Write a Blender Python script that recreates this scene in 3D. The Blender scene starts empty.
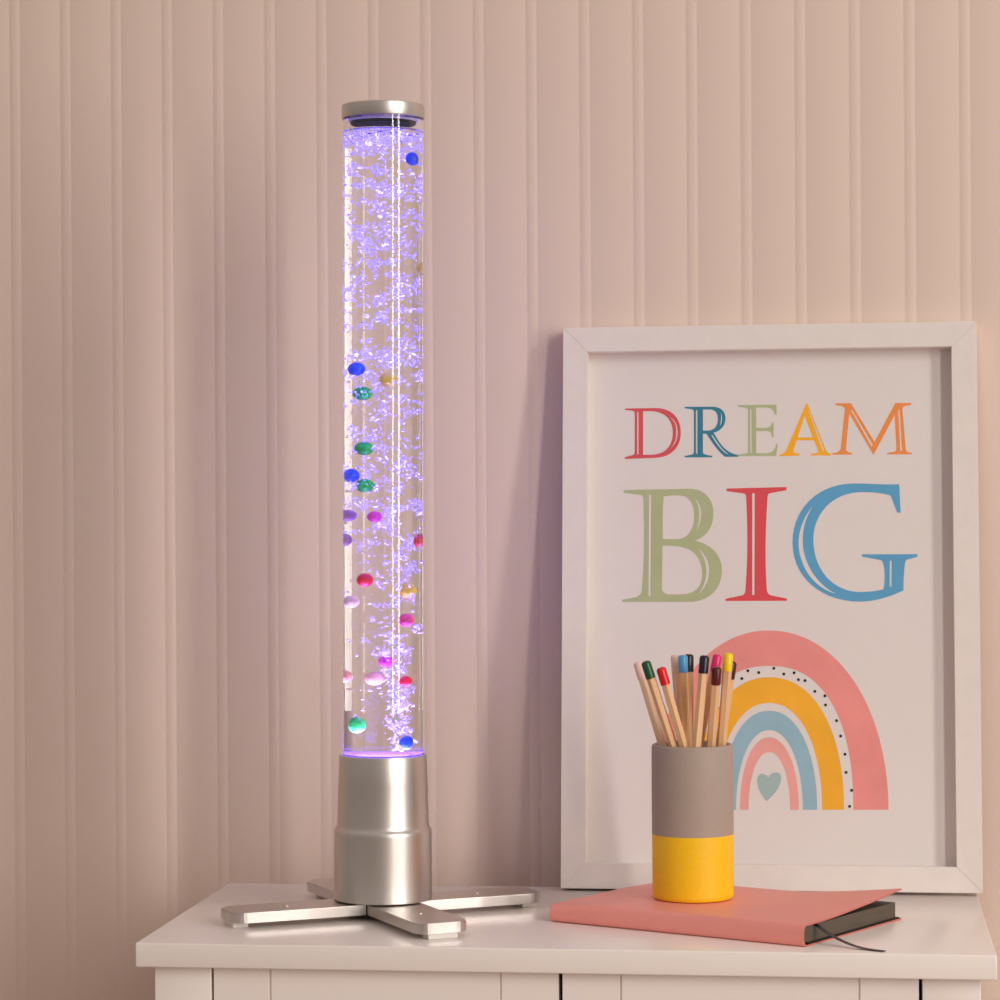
import bpy, bmesh, math, random
from mathutils import Vector, Matrix
C = bpy.context.scene.collection
sc = bpy.context.scene
rnd = random.Random(7)
PI = math.pi

# ---------------------------------------------------------------- materials
def lin(c):
    return tuple((v / 255 / 12.92) if v / 255 <= .04045 else ((v / 255 + .055) / 1.055) ** 2.4 for v in c) + (1,)

def mat(name, col, rough=.5, metal=0, noise=0, nscale=40, bump=0, bscale=200, srgb=True, coat=0, emit=None, estr=0, spec=.5, stretch=None):
    m = bpy.data.materials.new(name); m.use_nodes = True
    nt = m.node_tree; b = nt.nodes['Principled BSDF']
    c = lin(col) if srgb else tuple(col) + (1,)
    b.inputs['Base Color'].default_value = c
    b.inputs['Roughness'].default_value = rough
    b.inputs['Metallic'].default_value = metal
    b.inputs['Coat Weight'].default_value = coat
    b.inputs['Specular IOR Level'].default_value = spec
    if emit:
        b.inputs['Emission Color'].default_value = tuple(emit) + (1,); b.inputs['Emission Strength'].default_value = estr
    tc = nt.nodes.new('ShaderNodeTexCoord'); mp = nt.nodes.new('ShaderNodeMapping')
    nt.links.new(tc.outputs['Object'], mp.inputs['Vector'])
    if stretch: mp.inputs['Scale'].default_value = stretch
    if noise:
        n = nt.nodes.new('ShaderNodeTexNoise'); n.inputs['Scale'].default_value = nscale; n.inputs['Detail'].default_value = 4
        nt.links.new(mp.outputs[0], n.inputs['Vector'])
        r = nt.nodes.new('ShaderNodeValToRGB')
        r.color_ramp.elements[0].position = .3; r.color_ramp.elements[1].position = .7
        r.color_ramp.elements[0].color = tuple(max(0, v * (1 - noise)) for v in c[:3]) + (1,)
        r.color_ramp.elements[1].color = tuple(min(1, v * (1 + noise)) for v in c[:3]) + (1,)
        nt.links.new(n.outputs['Fac'], r.inputs['Fac']); nt.links.new(r.outputs['Color'], b.inputs['Base Color'])
    if bump:
        n = nt.nodes.new('ShaderNodeTexNoise'); n.inputs['Scale'].default_value = bscale; n.inputs['Detail'].default_value = 3
        nt.links.new(mp.outputs[0], n.inputs['Vector'])
        bp = nt.nodes.new('ShaderNodeBump'); bp.inputs['Strength'].default_value = bump; bp.inputs['Distance'].default_value = .001
        nt.links.new(n.outputs['Fac'], bp.inputs['Height']); nt.links.new(bp.outputs[0], b.inputs['Normal'])
    return m

M = {}
M['wall'] = mat('wall_paint', (226, 205, 192), .6, bump=.05, bscale=120)
M['floor'] = mat('floor_wood', (150, 115, 85), .4, noise=.2, nscale=8, stretch=(1, 8, 1))
M['dresser'] = mat('dresser_white_lacquer', (243, 235, 229), .24, bump=.02, bscale=60, spec=.55)
M['gap_shade'] = mat('dresser_gap_shade', (30, 24, 22), .8)  # near-black colour stands in for the shade inside the door gaps
M['frame'] = mat('frame_white_wood', (232, 224, 218), .42, noise=.02, nscale=60, bump=.08, bscale=150, stretch=(1, 1, 1))
M['paper'] = mat('print_paper', (228, 221, 217), .7, noise=.01, nscale=15, bump=.5, bscale=14)
M['metal'] = mat('brushed_silver', (208, 202, 197), .36, 1, bump=.05, bscale=900)
M['metal_dark'] = mat('screw_silver', (225, 220, 212), .2, 1)
M['black'] = mat('black_plastic', (18, 17, 20), .5)
M['navy'] = mat('navy_rubber', (7, 6, 18), .8, spec=.05)
M['plug'] = mat('lavender_plug', (205, 198, 215), .5)
M['pad'] = mat('pale_rubber_pad', (225, 220, 215), .4)
M['pink'] = mat('pink_cover', (242, 156, 145), .42, noise=.02, nscale=30, bump=.25, bscale=900)
M['pages'] = mat('dark_page_edges', (88, 78, 66), .6, noise=.35, nscale=30, stretch=(1, 1, 120), bump=.3, bscale=60)
M['endpaper'] = mat('black_endpaper', (28, 25, 22), .6)
M['ribbon'] = mat('black_ribbon', (22, 19, 18), .4)
M['cupgrey'] = mat('cup_grey', (168, 151, 140), .6, noise=.03, nscale=500, bump=.12, bscale=400)
M['cupyellow'] = mat('cup_yellow', (250, 198, 6), .5, noise=.03, nscale=300, bump=.1, bscale=400)
M['wood'] = mat('pencil_wood', (232, 188, 142), .5, noise=.1, nscale=150, stretch=(1, 1, .05))
M['woodpale'] = mat('pencil_wood_pale', (238, 205, 172), .5, noise=.1, nscale=150, stretch=(1, 1, .05))

def glass(name, ior, col=(1, 1, 1)):
    m = bpy.data.materials.new(name); m.use_nodes = True
    nt = m.node_tree; nt.nodes.remove(nt.nodes['Principled BSDF'])
    g = nt.nodes.new('ShaderNodeBsdfGlass'); g.inputs['IOR'].default_value = ior; g.inputs['Roughness'].default_value = 0
    g.inputs['Color'].default_value = tuple(col) + (1,)
    nt.links.new(g.outputs[0], nt.nodes['Material Output'].inputs['Surface'])
    return m
M['acrylic'] = glass('clear_acrylic', 1.47)
M['water'] = glass('water_in_acrylic', 1.333 / 1.47)
M['led'] = mat('violet_light_disc', (150, 120, 255), .4, emit=(.50, .34, 1), estr=75.0)
M['ring'] = mat('violet_ring', (70, 45, 170), .5, emit=(.25, .13, .8), estr=.45)
M['bubble'] = mat('emissive_air_bubbles', (215, 210, 255), .25, emit=(.36, .28, 1), estr=.62)  # emission put into the bubbles, standing in for base light they would scatter
def add_bubble_glow(m):
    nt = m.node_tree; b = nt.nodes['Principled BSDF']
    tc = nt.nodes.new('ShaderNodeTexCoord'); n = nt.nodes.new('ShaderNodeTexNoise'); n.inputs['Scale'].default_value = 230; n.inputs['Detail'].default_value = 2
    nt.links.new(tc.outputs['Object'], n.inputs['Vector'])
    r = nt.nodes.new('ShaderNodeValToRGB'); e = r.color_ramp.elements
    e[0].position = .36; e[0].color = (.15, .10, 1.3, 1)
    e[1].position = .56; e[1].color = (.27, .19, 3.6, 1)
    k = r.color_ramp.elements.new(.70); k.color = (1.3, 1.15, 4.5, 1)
    nt.links.new(n.outputs['Fac'], r.inputs['Fac']); nt.links.new(r.outputs['Color'], b.inputs['Emission Color']); b.inputs['Emission Strength'].default_value = 1.1  # blue pushed high so the added glow also tints the wall
add_bubble_glow(M['bubble'])
M['air'] = glass('clear_air_bubbles', 1 / 1.333)

# ---------------------------------------------------------------- mesh helpers
def obj(name, bm, m, parent=None, smooth=False, loc=(0, 0, 0), rot=None, auto=None):
    me = bpy.data.meshes.new(name)
    bmesh.ops.recalc_face_normals(bm, faces=bm.faces)
    bm.to_mesh(me); bm.free()
    o = bpy.data.objects.new(name, me); C.objects.link(o)
    if m: me.materials.append(m)
    if smooth:
        for p in me.polygons: p.use_smooth = True
        if auto:
            me.set_sharp_from_angle(angle=math.radians(auto))
    o.location = loc
    if rot: o.rotation_euler = rot
    if parent: o.parent = parent
    return o

def tag(o, label=None, cat=None, group=None, kind=None):
    if label: o['label'] = label
    if cat: o['category'] = cat
    if group: o['group'] = group
    if kind: o['kind'] = kind
    return o

def empty(name, label, cat, loc=(0, 0, 0), rotz=0, group=None):
    o = bpy.data.objects.new(name, None); C.objects.link(o)
    o.location = loc; o.rotation_euler = (0, 0, rotz); o.empty_display_size = .02
    return tag(o, label, cat, group)

def box(bm, x0, x1, y0, y1, z0, z1, bev=0):
    b2 = bmesh.new()
    bmesh.ops.create_cube(b2, size=1)
    bmesh.ops.scale(b2, vec=(x1 - x0, y1 - y0, z1 - z0), verts=b2.verts)
    bmesh.ops.translate(b2, vec=((x0 + x1) / 2, (y0 + y1) / 2, (z0 + z1) / 2), verts=b2.verts)
    if bev: bmesh.ops.bevel(b2, geom=list(b2.edges), offset=bev, segments=3, profile=.5, affect='EDGES')
    me = bpy.data.meshes.new('t'); b2.to_mesh(me); b2.free(); bm.from_mesh(me); bpy.data.meshes.remove(me)
    return bm

def lathe(bm, prof, seg=96, closed=False):
    """prof: list of (r, z); r == 0 makes a pole."""
    rings = []
    for r, z in prof:
        if r < 1e-7: rings.append([bm.verts.new((0, 0, z))])
        else: rings.append([bm.verts.new((r * math.cos(2 * PI * i / seg), r * math.sin(2 * PI * i / seg), z)) for i in range(seg)])
    pairs = list(zip(rings, rings[1:])) + ([(rings[-1], rings[0])] if closed else [])
    for a, b in pairs:
        for i in range(seg):
            j = (i + 1) % seg
            if len(a) == 1 and len(b) == 1: continue
            if len(a) == 1: bm.faces.new((a[0], b[i], b[j]))
            elif len(b) == 1: bm.faces.new((a[i], a[j], b[0]))
            else: bm.faces.new((a[i], a[j], b[j], b[i]))
    return bm

def prism(bm, pts, z0, z1, bev=0):
    b2 = bmesh.new()
    f = b2.faces.new([b2.verts.new((x, y, z0)) for x, y in pts])
    r = bmesh.ops.extrude_face_region(b2, geom=[f])
    bmesh.ops.translate(b2, vec=(0, 0, z1 - z0), verts=[v for v in r['geom'] if isinstance(v, bmesh.types.BMVert)])
    if bev: bmesh.ops.bevel(b2, geom=[e for e in b2.edges if len(e.link_faces) == 2 and e.calc_face_angle(0) > .6], offset=bev, segments=2, affect='EDGES')
    me = bpy.data.meshes.new('t'); b2.to_mesh(me); b2.free(); bm.from_mesh(me); bpy.data.meshes.remove(me)
    return bm

# ---------------------------------------------------------------- camera
cam_d = bpy.data.cameras.new('camera'); cam = bpy.data.objects.new('camera', cam_d); C.objects.link(cam)
yaw, pitch, roll = -.13822, -.00329, -.00631
fw = Vector((math.sin(yaw) * math.cos(pitch), math.cos(yaw) * math.cos(pitch), math.sin(pitch)))
rt = Vector((math.cos(yaw), -math.sin(yaw), 0)); up = rt.cross(fw)
r2 = math.cos(roll) * rt + math.sin(roll) * up; u2 = -math.sin(roll) * rt + math.cos(roll) * up
mw = Matrix((r2, u2, -fw)).transposed().to_4x4(); mw.translation = Vector((.5259, -1.89912, .31701))
cam.matrix_world = mw
cam_d.sensor_width = 36; cam_d.lens = 2.76073 * 36; cam_d.clip_start = .05
sc.camera = cam

# ---------------------------------------------------------------- room
WY = .3386
bm = bmesh.new()
g0, gp = -.19384, .04363
prof = []   # (x, depth) bead-board section
k0, k1 = -42, 52
for k in range(k0, k1):
    x = g0 + k * gp
    for s in (-1, 1):
        c = x + s * .0046
        prof += [(c - .0018, 0), (c - .0008, .00019), (c, .00027), (c + .0008, .00019), (c + .0018, 0)]
        if s == -1: prof += [(x - .0012, -.00015), (x + .0012, -.00015)]
zs = [-.75, .2, 1.65]
rows = [[bm.verts.new((x, WY + d, z)) for x, d in prof] for z in zs]
for a, b in zip(rows, rows[1:]):
    for i in range(len(prof) - 1): bm.faces.new((a[i], a[i + 1], b[i + 1], b[i]))
# thickness behind the boards
x0, x1 = prof[0][0], prof[-1][0]
box(bm, x0, x1, WY + .002, WY + .06, -.75, 1.65)
tag(obj('wall_back', bm, M['wall'], smooth=True, auto=50), kind='structure')
bm = bmesh.new(); box(bm, x0, x1, -3.4, WY + .06, -.79, -.75)
tag(obj('floor', bm, M['floor']), kind='structure')

# ---------------------------------------------------------------- dresser
TW, TD, TT = .5990, .2985, .0172
dr = empty('dresser', 'white lacquered dresser under the bubble lamp, notebook and framed print', 'dresser', (.0011, -.0082, 0), .014)
bm = bmesh.new(); box(bm, 0, TW, 0, TD, -TT, 0, .0011)
obj('tabletop', bm, M['dresser'], dr, True, auto=35)
FY = .009
xg = [.0118, .0525, .0545, .2990, .3018, .5466, .5490, .5885]
bm = bmesh.new()
ZB = -.735
box(bm, xg[0], xg[1], FY, .285, ZB, -TT - .0002, .0006)
box(bm, xg[6], xg[7], FY, .285, ZB, -TT - .0002, .0006)
box(bm, xg[1] - .002, xg[6] + .002, FY + .03, .285, ZB + .03, -TT - .0002)
box(bm, xg[1] - .002, xg[6] + .002, FY, .285, ZB, ZB + .03, .0006)
obj('cabinet_body', bm, M['dresser'], dr, True, auto=35)
bm = bmesh.new(); box(bm, xg[1], xg[6], FY + .019, FY + .03, ZB + .03, -TT - .0004)
obj('door_gap_shade', bm, M['gap_shade'], dr)['label'] = 'dark panel painted as shade in the door gaps'
def door(xa, xb, ga, gb, knob):
    def sect():
        p = [(xa, FY)]
        for g in (ga, gb):
            p += [(g - .0011, FY), (g - .0006, FY + .0018), (g + .0006, FY + .0018), (g + .0011, FY)]
        p += [(xb, FY), (xb, FY + .018), (xa, FY + .018)]
        return p
    bm = bmesh.new(); prism(bm, sect(), ZB + .032, -TT - .0012)
    o = obj('door', bm, M['dresser'], dr)
    bm = bmesh.new(); lathe(bm, [(0, 0), (.006, 0), (.005, .012), (.012, .018), (.0135, .024), (.009, .029), (0, .030)], 40)
    k = obj('knob', bm, M['metal'], o, True, auto=40); k.location = (knob, FY, -.2); k.rotation_euler = (PI / 2, 0, 0)
door(xg[2], xg[3], .0948, .2583, .275)
door(xg[4], xg[5], .3422, .5060, .326)
for px in (xg[0], xg[7] - .04):
    for py in (FY + .001, .243):
        bm = bmesh.new(); box(bm, px, px + .04, py, py + .04, -.75, ZB - .0001)
        obj('foot', bm, M['dresser'], dr)

# ---------------------------------------------------------------- picture frame
LEAN, ROLL = .10538, math.radians(.10)
pf = bpy.data.objects.new('picture_frame', None); C.objects.link(pf)
tag(pf, 'white wooden picture frame with a rainbow print, leaning on the wall', 'picture frame')
pf.matrix_world = Matrix.Translation((.27048, .27063, .0022)) @ Matrix.Rotation(-LEAN, 4, 'X') @ Matrix.Rotation(ROLL * -1, 4, 'Y')
FW, FH, FB, FT = .3295, .4488, .0200, .0200     # local x right, z up, y into the wall
def rail(p):
    b = bmesh.new()
    f = b.faces.new([b.verts.new((x, 0, z)) for x, z in p])
    r = bmesh.ops.extrude_face_region(b, geom=[f])
    bmesh.ops.translate(b, vec=(0, FT, 0), verts=[v for v in r['geom'] if isinstance(v, bmesh.types.BMVert)])
    bmesh.ops.bevel(b, geom=list(b.edges), offset=.0004, segments=2, affect='EDGES')
    return obj('frame_rail', b, M['frame'], pf)
g = .00004
a, b_, w_ = FW, FH, FB
rail([(0, 0), (a, 0), (a - w_, w_), (w_, w_)])
rail([(0, b_), (w_, b_ - w_), (a - w_, b_ - w_), (a, b_)])
rail([(0, 0), (w_, w_), (w_, b_ - w_), (0, b_)])
rail([(a, 0), (a, b_), (a - w_, b_ - w_), (a - w_, w_)])
bm = bmesh.new(); box(bm, .006, FW - .006, .0146, .0188, .006, FH - .006)
obj('backing_board', bm, M['frame'], pf)
PD = .0140
bm = bmesh.new(); box(bm, FB - .003, FW - FB + .003, PD, PD + .0005, FB - .003, FH - FB + .003)
prt = obj('art_print', bm, M['paper'], pf)

# print coordinates: picture pixels measured on the sheet -> sheet plane (metres)
def sheet(px, py):
    return (.16447 + (px - 770) * .000797, .22986 - (py - 600) * .000800 - (px - 770) * .0000058 * (600 - py) / 200 + .0009 * max(0, (py - 600) / 210))

def parse(path, n=14):
    """M/L/C/Z path text -> list of polygons"""
    t = path.replace('M', ' M ').replace('L', ' L ').replace('C', ' C ').replace('Z', ' Z ').split()
    polys = []; cur = []; i = 0; cmd = None
    while i < len(t):
        if t[i] in 'MLCZ':
            cmd = t[i]; i += 1
            if cmd == 'Z': polys.append(cur); cur = []
            continue
        if cmd in 'ML': cur.append((float(t[i]), float(t[i + 1]))); i += 2
        else:
            p0 = cur[-1]; p = [(float(t[i + 2 * q]), float(t[i + 2 * q + 1])) for q in range(3)]; i += 6
            for s in range(1, n + 1):
                u = s / n; v = 1 - u
                cur.append(tuple(v ** 3 * p0[d] + 3 * v * v * u * p[0][d] + 3 * v * u * u * p[1][d] + u ** 3 * p[2][d] for d in (0, 1)))
    return polys

def ink(name, polys, m, label, lift=.00012):
    """a printed shape: filled outline with holes, as a mesh lying on the sheet"""
    cu = bpy.data.curves.new('tmp', 'CURVE'); cu.dimensions = '2D'; cu.fill_mode = 'BOTH'; cu.extrude = .00003
    for p in polys:
        s = cu.splines.new('POLY'); s.points.add(len(p) - 1); s.use_cyclic_u = True
        for q, (x, y) in enumerate(p): s.points[q].co = (x, y, 0, 1)
    t = bpy.data.objects.new('tmp', cu); C.objects.link(t)
    me = bpy.data.meshes.new_from_object(t)
    bpy.data.objects.remove(t); bpy.data.curves.remove(cu)
    me.name = name; me.transform(Matrix.Rotation(PI / 2, 4, 'X')); me.materials.clear(); me.materials.append(m)
    o = bpy.data.objects.new(name, me); C.objects.link(o); o.parent = prt; o.location = (0, PD - lift, 0)
    o['label'] = label
    return o

def letter(ch, path, col, xf, slits='', cname=''):
    polys = parse(path) + (parse(slits) if slits else [])
    polys = [[sheet(*xf(x, y)) for x, y in p] for p in polys]
    ink('letter', polys, mat('ink_' + cname, col, .7, noise=.04, nscale=60), 'printed %s capital letter %s' % (cname.replace('_', ' '), ch))
c1 = lambda x, y: (600 + x * .35, 380 + y * .35)
cB = lambda x, y: (620 + x * .16, 480 + y * .16)
cG = lambda x, y: (780 + x * .15, 480 + y * .15)
letter('D', 'M72 80 L160 79 C205 79 234 105 234 150 C234 195 205 222 158 223 L72 226 L72 221 L97 214 C100 212 101 208 101 200 L101 98 C101 91 99 88 96 87 L72 84 Z M125 88 L150 88 C190 90 211 115 211 150 C211 190 190 212 150 214 L125 214 Z',
       (216, 84, 88), c1, 'M108 90 L112 90 L112 212 L108 212 Z M200 104 C218 118 222 132 221 150 C221 172 215 186 200 200 C219 184 225 170 225 150 C225 130 219 114 200 104 Z', 'red')
letter('R', 'M245 76 L325 76 C350 76 363 90 363 110 C363 130 350 146 329 151 C345 180 362 210 400 216 L400 221 L362 221 C345 210 325 180 308 154 L298 154 L298 208 C299 212 303 215 325 218 L325 222 L245 222 L245 218 L266 214 C271 212 272 208 272 200 L272 95 C272 86 270 84 265 83 L245 80 Z M298 84 L318 84 C333 84 341 95 341 112 C341 132 330 145 312 145 L298 145 Z',
       (48, 130, 156), c1, 'M278 86 L282 86 L282 212 L278 212 Z M322 158 L326 158 C340 182 356 204 372 213 L366 212 C348 200 336 182 322 158 Z M350 92 C355 104 354 122 347 132 C350 118 351 104 350 92 Z', 'teal')
letter('E', 'M398 72 L509 71 L510 100 L505 100 C500 84 495 79 475 79 L451 79 L451 138 L480 138 C492 136 495 130 497 122 L501 122 L501 165 L497 165 C495 152 492 147 480 147 L451 147 L451 211 L478 211 C498 211 505 200 509 184 L513 184 L508 219 L398 219 L398 215 L424 211 C427 210 428 206 428 200 L428 92 C428 84 427 81 422 80 L398 76 Z',
       (178, 188, 142), c1, 'M434 84 L438 84 L438 209 L434 209 Z', 'sage_green')
letter('A', 'M597 66 L650 203 C653 210 658 213 665 214 L665 218 L606 218 L606 214 L624 211 C629 209 629 205 627 200 L616 174 L567 174 L558 200 C556 207 558 211 575 214 L575 218 L517 220 L517 216 C528 214 534 210 538 200 L591 76 Z M590 103 L613 166 L570 166 Z',
       (250, 178, 24), c1, 'M600 88 L604 92 L646 205 L641 205 Z', 'amber')
letter('M', 'M678 68 L722 68 L788 180 L848 68 L893 68 L893 73 L872 78 C868 80 868 84 868 90 L876 200 C877 207 879 210 893 212 L893 216 L824 216 L824 212 L842 209 C849 207 850 204 850 196 L846 102 L785 217 L717 98 L707 198 C707 205 709 209 724 212 L724 216 L668 216 L668 212 C684 210 690 206 692 198 L705 82 L697 76 L678 73 Z',
       (240, 146, 74), c1, 'M722 88 L726 88 L783 188 L780 194 Z M856 88 L860 88 L866 206 L861 206 Z', 'orange')
letter('B', 'M25 65 L440 58 C540 58 592 130 592 210 C592 300 550 360 475 385 C580 405 645 480 645 570 C645 690 560 767 440 767 L18 767 L18 752 L100 738 C130 730 140 715 142 690 C158 500 158 330 150 115 C148 100 140 96 130 95 L25 82 Z M280 105 C330 98 380 98 410 105 C450 120 472 170 472 230 C472 310 430 372 370 374 L275 374 C272 280 272 180 280 105 Z M272 415 C330 412 390 420 430 435 C490 460 522 520 522 590 C522 670 480 715 400 720 L310 720 C280 715 270 700 268 680 Z',
       (178, 186, 142), cB, 'M187 95 L201 95 L197 730 L184 730 Z M474 116 C525 160 530 250 484 326 C512 250 512 170 474 116 Z M495 430 C585 500 592 630 500 718 C566 630 562 510 495 430 Z', 'sage_green')
letter('I', 'M675 58 L1050 50 L1050 70 L950 88 C938 90 934 96 932 110 C918 300 912 500 925 690 C926 715 940 725 960 730 L1050 748 L1050 762 L668 762 L668 748 L760 730 C785 725 790 715 792 690 C808 500 808 300 797 105 C795 95 790 91 780 89 L675 74 Z',
       (222, 76, 84), cB, 'M836 88 L852 88 L848 725 L834 725 Z', 'red')
letter('G', 'M800 38 L807 228 L785 228 L745 120 C740 112 735 110 725 108 C660 92 600 88 530 90 C350 100 232 240 230 400 C228 600 350 745 520 755 C590 757 650 748 690 738 C702 680 702 600 688 560 C684 548 678 544 665 542 L550 520 L550 505 L915 505 L915 522 L850 540 C838 544 836 548 835 560 C825 610 822 680 822 745 C730 790 630 820 530 820 C280 815 92 660 92 425 C92 200 260 35 490 32 C600 30 700 42 800 38 Z',
       (92, 164, 206), cG, 'M733 548 L746 548 L743 722 L732 722 Z M235 175 C150 265 115 390 140 500 C170 640 260 735 380 768 C285 720 200 625 170 500 C146 390 165 270 235 175 Z', 'blue')

# rainbow
def rb(x, y): return sheet(610 + x * .3, 610 + y * .3)
def arch(ao, bo, ai, bi, col, cn, wob=0, eo=2, ei=2):
    pw = lambda v, e: math.copysign(abs(v) ** (2 / e), v)
    n = 72; p = []
    for i in range(n + 1):
        t = PI * i / n; p.append((533 + ao * pw(math.cos(t), eo) + wob * math.sin(5 * t), 666 - bo * pw(math.sin(t), eo)))
    for i in range(n + 1):
        t = PI - PI * i / n; p.append((533 + ai * pw(math.cos(t), ei) + wob * math.sin(4 * t), 666 - bi * pw(math.sin(t), ei)))
    ink('rainbow_arch', [[rb(x, y) for x, y in p]], mat('ink_arch_' + cn, col, .7, noise=.07, nscale=25), 'printed %s rainbow arch' % cn)
arch(390, 594, 276, 476, (236, 148, 142), 'coral', 0, 2.08, 2.35)
arch(245, 438, 174, 353, (246, 178, 42), 'yellow', 0, 2.2, 2.15)
arch(157, 327, 110, 263, (148, 186, 202), 'blue', 0, 2.15, 2.1)
arch(97, 239, 69, 190, (236, 166, 158), 'pale pink', 0, 2.1, 2.1)
dots = []
for dx, dy in ((463, 206), (499, 212), (549, 198), (582, 217), (616, 213), (630, 236), (652, 239), (684, 275), (717, 290), (719, 320), (755, 372), (768, 423), (782, 483), (785, 543),
               (803, 602), (796, 655), (443, 232), (408, 262), (380, 262), (352, 305), (362, 330), (322, 368), (314, 420), (296, 470), (288, 530), (270, 590), (276, 650)):
    dots.append([rb(dx + 5 * math.cos(2 * PI * i / 14), dy + 5 * math.sin(2 * PI * i / 14)) for i in range(14)])
ink('dots', dots, mat('ink_dot_black', (26, 24, 26), .6), 'printed black dots between the arches')
heart = parse('M523 638 C510 622 490 590 493 566 C495 545 515 540 530 560 C538 540 568 535 572 556 C574 590 545 620 523 638 Z')
ink('heart', [[rb(x, y) for x, y in p] for p in heart], mat('ink_heart', (164, 190, 188), .7), 'printed grey green heart')

# ---------------------------------------------------------------- bubble lamp
LX, LY = .1527, .1340
lamp = empty('bubble_lamp', 'tall clear bubble tube lamp with brushed silver base and cross feet', 'lamp', (LX, LY, 0))
TILT = .0066
tilt = (0, TILT, 0)
bm = bmesh.new()
lathe(bm, [(0, .0128), (.0362, .0128), (.0367, .0134), (.03655, .030), (.0364, .0620), (.0363, .0643), (.0359, .0652), (.0350, .0664), (.0345, .0676), (.0342, .0697), (.0334, .099), (.0326, .1192), (.0322, .1204), (.0312, .1206), (.0306, .1202), (.0304, .1185), (.0304, .1033), (0, .1033)], 128)
obj('base_column', bm, M['metal'], lamp, True, rot=tilt, auto=30)
bm = bmesh.new(); lathe(bm, [(0, .0030), (.027, .0030), (.027, .0126), (0, .0126)], 64)
obj('base_hub', bm, M['black'], lamp, True, auto=30)['label'] = 'black hub under the silver column'
for k in range(4):
    th = math.radians(-59 + 90 * k)
    Lg, hw, ri, cr = .1230, .0203, .0206, .0105
    pts = [(ri, -hw), (Lg - cr, -hw)]
    for q in range(1, 6):
        t = -PI / 2 + PI / 2 * q / 6; pts.append((Lg - cr + cr * math.cos(t), -hw + cr + cr * math.sin(t)))
    pts += [(Lg, -hw + cr), (Lg, hw - cr)]
    for q in range(1, 6):
        t = PI / 2 * q / 6; pts.append((Lg - cr + cr * math.cos(t), hw - cr + cr * math.sin(t)))
    pts += [(Lg - cr, hw), (ri, hw)]
    bm = bmesh.new(); prism(bm, pts, .0042, .0118, .0006)
    leg = obj('leg', bm, M['metal'], lamp, rot=(0, 0, th))
    bm = bmesh.new(); box(bm, Lg - .014, Lg - .0022, -.0112, .0112, .0001, .0043, .0004)
    obj('foot_pad', bm, M['pad'], leg)['label'] = 'pale rubber pad'
    bm = bmesh.new(); lathe(bm, [(0, .0115), (.0021, .0115), (.0021, .0122), (.0015, .0127), (0, .0127)], 24)
    obj('screw', bm, M['metal_dark'], leg, True, loc=(.076, 0, 0), auto=40)
bm = bmesh.new()
lathe(bm, [(0, .6056), (.0300, .6056), (.0308, .6052), (.0310, .6043), (.0310, .5962), (.0307, .5955), (.0302, .5955), (.0302, .5980), (0, .5980)], 128)
cap = obj('cap', bm, M['metal'], lamp, True, rot=tilt, auto=30)
bm = bmesh.new(); lathe(bm, [(0, .5930), (.0250, .5930), (.0258, .5940), (.0262, .5979), (0, .5979)], 96)
obj('cap_plug', bm, M['plug'], cap, True, auto=30)['label'] = 'pale lavender plug under the cap'
bm = bmesh.new(); lathe(bm, [(0, .5908), (.0238, .5908), (.0246, .5914), (.0246, .5930), (0, .5930)], 96)
obj('cap_seal', bm, M['navy'], cap, True, auto=30)['label'] = 'dark navy seal facing down into the tube'
RO, RIN, ZW = .0300, .0272, .5862
# tube: outer wall plus the air space above the water (one closed clear body with a cavity)
bm = bmesh.new()
lathe(bm, [(0, .1040), (RO, .1040), (RO, .5953), (.0266, .5953), (RIN, .5943), (RIN, ZW + .0004), (0, ZW + .0004)], 160)
tube = obj('clear_tube', bm, M['acrylic'], lamp, True, rot=tilt, auto=30)
# waves on the water top
bm = bmesh.new(); prf = [(0, .1045), (RIN, .1045), (RIN, ZW)]
lathe(bm, prf + [(.02, ZW - .0003), (.01, ZW), (0, ZW - .0002)], 160)
water = obj('water', bm, M['water'], lamp, True, rot=tilt, auto=30)
bm = bmesh.new(); lathe(bm, [(0, .1050), (.0262, .1050), (.0262, .1060), (0, .1060)], 96)
obj('light_disc', bm, M['led'], lamp, True, rot=tilt, auto=30)['label'] = 'glowing violet light disc at the tube foot'
bm = bmesh.new(); lathe(bm, [(.0246, .1192), (.0270, .1192), (.0270, .1212), (.0246, .1212)], 96, closed=True)
obj('light_ring', bm, M['ring'], lamp, True, rot=tilt, auto=30)['label'] = 'violet glowing ring at the tube foot'
BL, GR, YE, RE, MA, PK, WH = (14, 86, 235), (36, 205, 84), (255, 222, 84), (240, 34, 60), (240, 70, 185), (248, 80, 160), (245, 225, 220)
r0 = .0051
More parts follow.
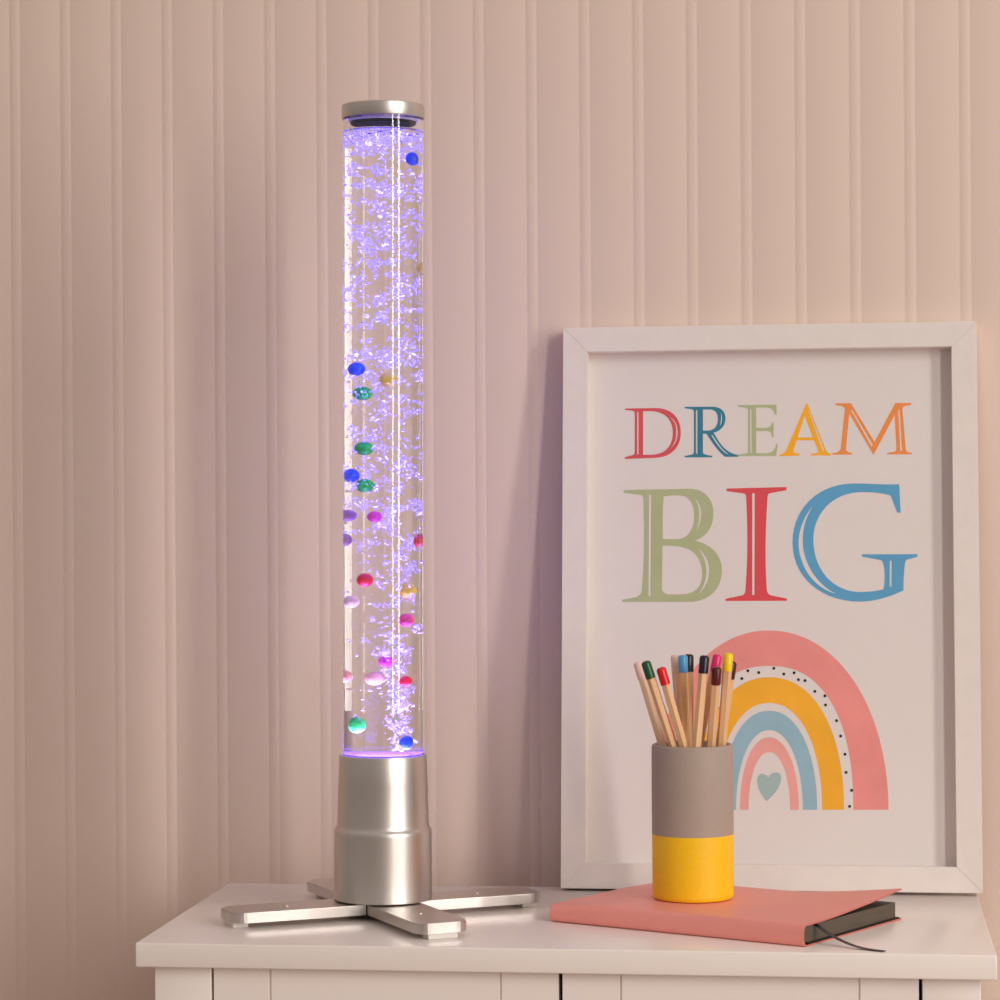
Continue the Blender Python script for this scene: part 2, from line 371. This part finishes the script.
BALLS = [
 (.0200, -.010, 162, r0, 'blue', BL, 'blue ball at the top of the lamp tube just under the foam'),
 (.0235, .004, 269, r0, 'yellow', YE, 'yellow ball at the right rim high up the lamp tube'),
 (-.0148, .002, 370, r0, 'blue', BL, 'blue ball right above the upper green ball in the tube'),
 (.0030, .000, 381, r0, 'yellow', YE, 'yellow ball in the upper middle of the tube beside a green one'),
 (-.0108, .008, 394, r0, 'green', GR, 'green ball topmost of the four green ones in the tube'),
 (-.0102, .007, 449, r0, 'green', GR, 'green ball in the middle of the tube, second green one from the top'),
 (-.0180, .002, 476, r0, 'blue', BL, 'blue ball at the left rim halfway up the tube, touching a green one'),
 (-.0100, .006, 486, r0, 'green', GR, 'green ball beside the blue ball at the left rim, third green one down'),
 (-.0048, .003, 517, .0041, 'magenta', MA, 'magenta ball below the third green ball in the tube'),
 (-.0175, .012, 516, .0044, 'mauve', (165, 110, 170), 'dull mauve ball on the left beside the upper magenta one'),
 (-.0215, .003, 540, .0045, 'mauve', (165, 110, 170), 'dull mauve ball at the left rim of the tube'),
 (.0235, -.002, 541, r0, 'red', RE, 'red ball at the right rim halfway up the tube'),
 (-.0105, -.004, 580, r0, 'red', RE, 'red ball in the lower middle left of the tube, upper of the two near bubbles'),
 (-.0170, .006, 602, .0045, 'white', WH, 'white ball low left in the tube under a red one'),
 (.0135, .003, 591, .0054, 'yellow', YE, 'larger yellow ball lowest of the yellow ones in the tube'),
 (.0145, -.005, 620, r0, 'pink', PK, 'bright pink ball right of the centre, below the lowest yellow one'),
 (.0018, .003, 661, .0045, 'magenta', MA, 'magenta ball above the cream ball low in the tube'),
 (-.0048, .012, 679, .0050, 'cream', (240, 205, 180), 'cream ball low in the middle of the tube'),
 (-.0205, .008, 677, .0048, 'peach', (225, 160, 130), 'peach ball at the left rim beside the cream one low in the tube'),
 (.0130, .000, 681, .0040, 'red', RE, 'small red ball low right in the tube beside the cream ball'),
 (-.0160, -.007, 724, .0060, 'green', GR, 'green ball lowest in the tube, near the foot on the left'),
 (.0160, -.012, 741, r0, 'blue', BL, 'blue ball at the very foot of the tube beside the bubble jet'),
]
# bubbles
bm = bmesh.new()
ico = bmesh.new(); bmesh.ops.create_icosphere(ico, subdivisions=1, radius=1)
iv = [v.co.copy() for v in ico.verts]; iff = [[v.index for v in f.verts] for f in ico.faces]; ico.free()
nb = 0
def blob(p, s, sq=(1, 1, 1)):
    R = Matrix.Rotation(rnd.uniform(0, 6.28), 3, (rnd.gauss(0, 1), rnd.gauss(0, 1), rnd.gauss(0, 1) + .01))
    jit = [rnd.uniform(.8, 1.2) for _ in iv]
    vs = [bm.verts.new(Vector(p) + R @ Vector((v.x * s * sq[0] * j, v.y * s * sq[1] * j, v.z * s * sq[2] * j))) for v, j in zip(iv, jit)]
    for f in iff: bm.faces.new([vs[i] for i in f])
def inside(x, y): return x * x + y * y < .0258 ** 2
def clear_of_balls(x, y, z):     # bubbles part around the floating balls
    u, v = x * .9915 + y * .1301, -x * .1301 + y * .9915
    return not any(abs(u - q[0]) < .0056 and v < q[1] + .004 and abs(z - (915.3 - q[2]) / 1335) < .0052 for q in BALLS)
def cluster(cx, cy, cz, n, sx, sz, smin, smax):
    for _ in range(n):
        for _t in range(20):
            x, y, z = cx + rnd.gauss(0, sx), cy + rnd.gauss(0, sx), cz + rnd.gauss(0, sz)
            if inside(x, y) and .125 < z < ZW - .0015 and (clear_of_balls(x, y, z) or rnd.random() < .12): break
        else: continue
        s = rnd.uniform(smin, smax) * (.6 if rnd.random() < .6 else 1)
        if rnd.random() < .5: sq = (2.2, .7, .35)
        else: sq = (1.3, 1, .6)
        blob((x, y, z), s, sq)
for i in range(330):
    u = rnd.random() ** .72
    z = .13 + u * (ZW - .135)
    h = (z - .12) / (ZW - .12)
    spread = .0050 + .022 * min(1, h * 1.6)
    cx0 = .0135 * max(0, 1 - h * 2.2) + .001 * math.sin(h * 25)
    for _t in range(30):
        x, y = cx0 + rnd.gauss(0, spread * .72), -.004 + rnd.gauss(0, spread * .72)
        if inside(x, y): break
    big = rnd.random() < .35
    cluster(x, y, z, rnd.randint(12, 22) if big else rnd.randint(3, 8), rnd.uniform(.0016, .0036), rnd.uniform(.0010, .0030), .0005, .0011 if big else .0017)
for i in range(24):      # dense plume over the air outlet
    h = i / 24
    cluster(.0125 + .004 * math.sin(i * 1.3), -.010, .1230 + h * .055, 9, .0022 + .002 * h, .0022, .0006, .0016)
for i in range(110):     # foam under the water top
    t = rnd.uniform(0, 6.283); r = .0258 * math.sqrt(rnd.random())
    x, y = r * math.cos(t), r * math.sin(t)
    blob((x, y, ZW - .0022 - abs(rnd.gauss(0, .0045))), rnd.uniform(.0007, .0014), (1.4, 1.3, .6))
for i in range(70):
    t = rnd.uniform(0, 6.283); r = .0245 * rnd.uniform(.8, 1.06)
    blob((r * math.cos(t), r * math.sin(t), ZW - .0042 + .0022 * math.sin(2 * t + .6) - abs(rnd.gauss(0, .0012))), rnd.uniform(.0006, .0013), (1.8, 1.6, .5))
o = obj('bubbles', bm, M['bubble'], lamp, True, rot=tilt); o['kind'] = 'stuff'; o['label'] = 'air bubbles with added violet glow'

bm = bmesh.new()
def sphere(p, r, sz=1):
    b2 = bmesh.new(); bmesh.ops.create_icosphere(b2, subdivisions=3, radius=r)
    bmesh.ops.scale(b2, vec=(1, 1, sz), verts=b2.verts); bmesh.ops.translate(b2, vec=p, verts=b2.verts)
    me = bpy.data.meshes.new('t'); b2.to_mesh(me); b2.free(); bm.from_mesh(me); bpy.data.meshes.remove(me)
placed = []
def try_sphere(x, y, z, r, sz=1):
    if x * x + y * y > (.0268 - r) ** 2 or z + r > ZW - .0006: return
    if any((x - a) ** 2 + (y - b) ** 2 + (z - c) ** 2 < (r + d) ** 2 for a, b, c, d in placed): return
    placed.append((x, y, z, r)); sphere((x, y, z), r, sz)
for i in range(90):
    t = rnd.uniform(0, 6.283); r = rnd.uniform(.0013, .0036); q = (.0264 - r) * math.sqrt(rnd.random())
    try_sphere(q * math.cos(t), q * math.sin(t), ZW - .001 - r - abs(rnd.gauss(0, .0012)), r, .8)
for i in range(170):
    t = rnd.uniform(0, 6.283); r = rnd.uniform(.0006, .0018); q = .025 * math.sqrt(rnd.random()); z = rnd.uniform(.14, ZW - .01)
    try_sphere(q * math.cos(t), q * math.sin(t), z, r, .7)
o = obj('air_bubbles', bm, M['air'], lamp, True, rot=tilt); o['kind'] = 'stuff'; o['label'] = 'clear air bubbles in the water'

# floating balls: x offset across the view, depth, picture height of centre
view = Vector((.9915, .1301, 0)); deep = Vector((-.1301, .9915, 0))
tm = Matrix.Rotation(TILT, 4, 'Y')
def ball(dx, dd, py, r, colname, col, label):
    z = (915.3 - py) / 1335
    p = view * dx + deep * dd; p = tm @ Vector((p.x, p.y, z))
    b = bmesh.new(); bmesh.ops.create_uvsphere(b, u_segments=40, v_segments=24, radius=r)
    key = 'ball_' + colname
    if key not in M: M[key] = mat(key, col, .3)
    o = obj('floating_ball', b, M[key], None, True, loc=(LX + p.x, LY + p.y, p.z))
    tag(o, label, 'ball', 'plastic balls floating in the bubble lamp')
for args in BALLS: ball(*args)

# ---------------------------------------------------------------- notebook
NL, NW = .2115, .1490
ang = math.atan2(-.45495, .89052)
# local x along the spine (0 = left end), local y from spine to fore edge
nb_ = empty('notebook', 'pink softcover notebook with dark page edges lying under the pencil cup', 'notebook', (.4690 - .89052 * NL, .0175 + .45495 * NL, 0), ang)
def htop(s, w):      # outer top height of the cover; s from the right-hand end
    h = .0155
    h -= .0016 * max(0, (w - .105) / .044) * (1 if s > .09 else s / .09)
    h -= .0026 * max(0, (s - .165) / .0465)
    q = max(0, (.088 - s) / .088)
    h += .0074 * q ** 1.3 * max(0, (w - .02) / .129) ** 1.4
    return h
def cover_rings(s):
    """closed section (w, z) of the C-shaped cover at distance s from the right end"""
    T = .0011; out = []; inn = []
    H0 = htop(s, .006)
    n = 14
    out.append((NW, 0.0002)); out.append((NW * .5, .0002)); out.append((.008, .0002))
    for i in range(n + 1):
        t = -PI / 2 - PI * i / n
        rw, rz = .0052, (H0 - .0002) / 2
        sx = math.copysign(abs(math.cos(t)) ** .75, math.cos(t)); sz = math.copysign(abs(math.sin(t)) ** .9, math.sin(t))
        out.append((.0052 + rw * sx, .0002 + rz + rz * sz))
    for i in range(1, 15):
        w = .0052 + (NW + .0005 - .0052) * i / 14
        out.append((w, htop(s, w)))
    # inner side, walked back
    m = len(out); inn = []
    for i in range(m - 1, -1, -1):
        a = out[max(0, i - 1)]; b = out[min(m - 1, i + 1)]
        dx, dz = b[0] - a[0], b[1] - a[1]; L = math.hypot(dx, dz)
        # outline runs fore edge -> spine -> fore edge on top: inside lies to the right of travel
        inn.append((out[i][0] + dz / L * T, out[i][1] - dx / L * T))
    return out + inn
bm = bmesh.new(); rings = []
NS = 44
for i in range(NS + 1):
    s = NL * i / NS
    rings.append([bm.verts.new((NL - s, w, z)) for w, z in cover_rings(s)])
for a, b in zip(rings, rings[1:]):
    n = len(a)
    for i in range(n): bm.faces.new((a[i], a[(i + 1) % n], b[(i + 1) % n], b[i]))
m2 = len(rings[0]) // 2
nf = 0
for f in bm.faces:
    q = nf % len(rings[0]); nf += 1
    if m2 <= q < 2 * m2 - 1: f.material_index = 1
for r in (rings[0], rings[-1]):
    n = len(r)
    for i in range(m2 - 1): bm.faces.new((r[i], r[i + 1], r[n - 2 - i], r[n - 1 - i])).material_index = 2
o = obj('cover', bm, M['pink'], nb_, True, auto=40)
o.data.materials.append(M['endpaper']); o.data.materials.append(mat('pink_cover_edge', (196, 110, 100), .6))
bm = bmesh.new()
pr = [(NW - .004, .0021), (NW - .004, .0130), (NW * .6, .0134), (.012, .0134), (.0060, .0125), (.0038, .0075), (.0055, .0036), (.011, .0021)]
PR = []
for x in (.004, .12, .165, NL - .003):
    dz = -.0030 * max(0, (.045 - x) / .045)
    PR.append([bm.verts.new((x, w, z + (dz if z > .006 else 0))) for w, z in pr])
for a, b in zip(PR, PR[1:]):
    for i in range(len(pr)): bm.faces.new((a[i], a[(i + 1) % len(pr)], b[(i + 1) % len(pr)], b[i]))
bm.faces.new(PR[0]); bm.faces.new(PR[-1])
obj('page_block', bm, M['pages'], nb_)['label'] = 'dark grey page edges'
bm = bmesh.new(); box(bm, .003, NL - .0012, .008, NW - .001, .0014, .0020, .0001)
obj('endpaper', bm, M['endpaper'], nb_)['label'] = 'black endpaper under the pages'
# ribbon in the notebook's own frame
def tolocal(x, y, z):
    dx, dy = x - (.4690 - .89052 * NL), y - (.0175 + .45495 * NL)
    return Vector((dx * .89052 - dy * .45495, dx * .45495 + dy * .89052, z))
rp = [v for v in [tolocal(.463, .050, .0142), tolocal(.4710, .0430, .0140), tolocal(.4775, .0375, .0126), tolocal(.486, .0305, .0080), tolocal(.497, .0225, .0036), tolocal(.509, .0145, .0010), tolocal(.5245, .0055, .0005)]]
bm = bmesh.new(); prev = None
pts = []
for i in range(len(rp) - 1):
    p0, p1, p2, p3 = rp[max(0, i - 1)], rp[i], rp[i + 1], rp[min(len(rp) - 1, i + 2)]
    for q in range(8):
        t = q / 8
        pts.append(.5 * ((2 * p1) + (p2 - p0) * t + (2 * p0 - 5 * p1 + 4 * p2 - p3) * t * t + (3 * p1 - p0 - 3 * p2 + p3) * t ** 3))
pts.append(rp[-1])
for i, p in enumerate(pts):
    d = (pts[min(i + 1, len(pts) - 1)] - pts[max(i - 1, 0)]); d.z = 0; d.normalize(); nrm = Vector((-d.y, d.x, 0)) * .0021
    th = Vector((0, 0, .00035))
    sh = i * .00018 if i < 0 else 0
    row = [bm.verts.new(p - nrm), bm.verts.new(p + nrm), bm.verts.new(p + nrm + th), bm.verts.new(p - nrm + th)]
    if prev:
        for k in range(4): bm.faces.new((prev[k], prev[(k + 1) % 4], row[(k + 1) % 4], row[k]))
    else: bm.faces.new(row)
    prev = row
bm.faces.new(prev)
obj('bookmark_ribbon', bm, M['ribbon'], nb_, True, auto=40)['label'] = 'thin black bookmark ribbon'

# ---------------------------------------------------------------- pencil cup
CUP = Vector((.3846, .1385, .0157))
RC, HC, HB = .0301, .1138, .0478
cup = empty('pencil_cup', 'round grey and yellow ceramic pencil cup standing on the pink notebook', 'cup', CUP)
bm = bmesh.new()
lathe(bm, [(RC, HB), (RC + .0001, HC * .7), (RC, HC - .0022), (RC - .0006, HC - .0006), (RC - .0018, HC), (RC - .0030, HC - .0004), (RC - .0036, HC - .0018), (RC - .0038, .0065), (RC - .006, .005), (0, .005), (0, HB - .03), (.001, .0042), (RC - .0006, .0042), (RC - .0003, .01)][:10] + [], 128)
obj('cup_body', bm, M['cupgrey'], cup, True, auto=35)
bm = bmesh.new()
lathe(bm, [(0, .0003), (RC - .0028, .0001), (RC - .0012, .0006), (RC - .0003, .0020), (RC - .0001, .0040), (RC, HB), (RC - .002, HB + .0001), (RC - .002, .0045), (0, .0045)], 128)
obj('painted_base', bm, M['cupyellow'], cup, True, auto=35)['label'] = 'yellow painted lower part'

PENCILS = [
 ('pale_pink', (.0079, -.0157, .0085), (-.0396, .0081, .1739)),
 ('green', (.0191, 0, .0085), (-.0352, -.0219, .1762)),
 ('red', (.0228, -.0062, .0085), (-.0241, -.0229, .1717)),
 ('cream', (.0019, .0229, .0085), (-.0111, .0208, .1782)),
 ('light_blue', (-.0042, -.0025, .0085), (-.0063, .0030, .1792)),
 ('black', (-.0036, .0062, .0085), (-.0015, .0095, .1794)),
 ('navy', (-.0081, -.0214, .0085), (.0081, -.0230, .1803)),
 ('maroon', (.0063, .0097, .0085), (.0169, -.0237, .1718)),
 ('magenta', (-.0171, .0148, .0085), (.0204, .0138, .1787)),
 ('yellow', (.0140, .0083, .0085), (.0259, -.0161, .1815)),
 ('brown', (.0063, .0171, .0085), (.0293, -.0076, .1749)),
]
INFO = {
 'pale_pink': ((240, 205, 195), 'bare pale pencil standing leftmost in the cup, behind the green one'),
 'green': ((20, 84, 42), 'wooden colouring pencil with a dark green dipped end'),
 'red': ((222, 20, 24), 'wooden colouring pencil with a bright red dipped end'),
 'cream': ((236, 205, 185), 'bare pale pencil mostly hidden behind the light blue one'),
 'light_blue': ((84, 164, 220), 'wooden colouring pencil with a light blue dipped end'),
 'black': ((22, 20, 24), 'wooden colouring pencil with a black end just behind the light blue one'),
 'navy': ((22, 16, 42), 'wooden colouring pencil with a near black navy end in the middle of the cup'),
 'maroon': ((92, 18, 20), 'shorter wooden colouring pencil with a maroon dipped end'),
 'magenta': ((226, 40, 120), 'wooden colouring pencil with a magenta end behind the yellow one'),
 'yellow': ((252, 214, 16), 'tallest wooden colouring pencil with a yellow dipped end'),
 'brown': ((60, 26, 20), 'wooden colouring pencil with a dark end almost hidden right of the yellow one'),
}
def cup_pt(p):   # cup frame: x across the view, y away from the camera
    v = view * p[0] + deep * p[1]
    return CUP + Vector((v.x, v.y, p[2]))
for nm, b0, t0 in PENCILS:
    A, B = cup_pt(b0), cup_pt(t0)
    d = (B - A).normalized(); L = (B - A).length
    rp_ = .0035; capL = .0130
    q = d.to_track_quat('Z', 'Y')
    root = bpy.data.objects.new('pencil', None); C.objects.link(root)
    root.location = A; root.rotation_mode = 'QUATERNION'; root.rotation_quaternion = q @ Matrix.Rotation(rnd.uniform(0, 1), 3, 'Z').to_quaternion()
    tag(root, INFO[nm][1], 'pencil', 'colouring pencils in the grey and yellow cup')
    bm = bmesh.new(); lathe(bm, [(0, 0), (.0009, .0005), (rp_ - .0002, .011), (rp_, .0125), (rp_, L - capL - (0.00005))] + [(0, L - capL - .00005)], 6)
    obj('pencil_body', bm, M['woodpale' if nm in ('pale_pink', 'cream') else 'wood'], root)
    bm = bmesh.new(); rr = rp_ + .00012
    lathe(bm, [(0, L - capL), (rr, L - capL), (rr, L - .0016), (rr - .0006, L - .0006), (rr - .0018, L), (0, L)], 18)
    obj('dipped_end', bm, mat('dip_' + nm, INFO[nm][0], .28 if nm not in ('pale_pink', 'cream') else .5), root, True, auto=35)['label'] = nm.replace('_', ' ') + ' end'

# ---------------------------------------------------------------- light
def area(name, loc, target, sx, sy, power, col):
    l = bpy.data.lights.new(name, 'AREA'); l.shape = 'RECTANGLE'; l.size = sx; l.size_y = sy; l.energy = power; l.color = col
    o = bpy.data.objects.new(name, l); C.objects.link(o); o.location = loc
    o.rotation_euler = (Vector(target) - Vector(loc)).to_track_quat('-Z', 'Y').to_euler()
    return o
LAMP = Vector((LX, LY, .3))
def dirn(az, el):   # az: degrees to the right of the line lamp -> camera
    base = math.atan2(-.983, .182)
    a = base + math.radians(az); e = math.radians(el)
    return Vector((math.cos(a) * math.cos(e), math.sin(a) * math.cos(e), math.sin(e)))
D = 4.0
area('window_light', LAMP + dirn(46, 13) * D, LAMP, .34, 2.9, 57, (1, .93, .87))
area('window_light_side', LAMP + dirn(28, 13) * D, LAMP, .20, 2.9, 44, (1, .93, .87))
w = bpy.data.worlds.new('world'); sc.world = w; w.use_nodes = True
nt = w.node_tree; bg = nt.nodes['Background']
tc = nt.nodes.new('ShaderNodeTexCoord'); sp = nt.nodes.new('ShaderNodeSeparateXYZ'); nt.links.new(tc.outputs['Generated'], sp.inputs[0])
mr = nt.nodes.new('ShaderNodeMapRange'); mr.inputs['From Min'].default_value = -.4; mr.inputs['From Max'].default_value = .9
nt.links.new(sp.outputs['Z'], mr.inputs['Value'])
rp2 = nt.nodes.new('ShaderNodeValToRGB')
rp2.color_ramp.elements[0].color = (.27, .23, .205, 1); rp2.color_ramp.elements[1].color = (.60, .52, .47, 1)
nt.links.new(mr.outputs[0], rp2.inputs[0]); nt.links.new(rp2.outputs[0], bg.inputs['Color'])
bg.inputs['Strength'].default_value = .86

sc.view_settings.view_transform = 'Standard'; sc.view_settings.look = 'None'
sc.view_settings.exposure = 0; sc.view_settings.gamma = 1
cy = sc.cycles
cy.max_bounces = 24; cy.transmission_bounces = 24; cy.glossy_bounces = 12; cy.diffuse_bounces = 5; cy.transparent_max_bounces = 16
cy.caustics_refractive = True; cy.caustics_reflective = True; cy.blur_glossy = .3
cy.sample_clamp_indirect = 7; cy.use_denoising = True
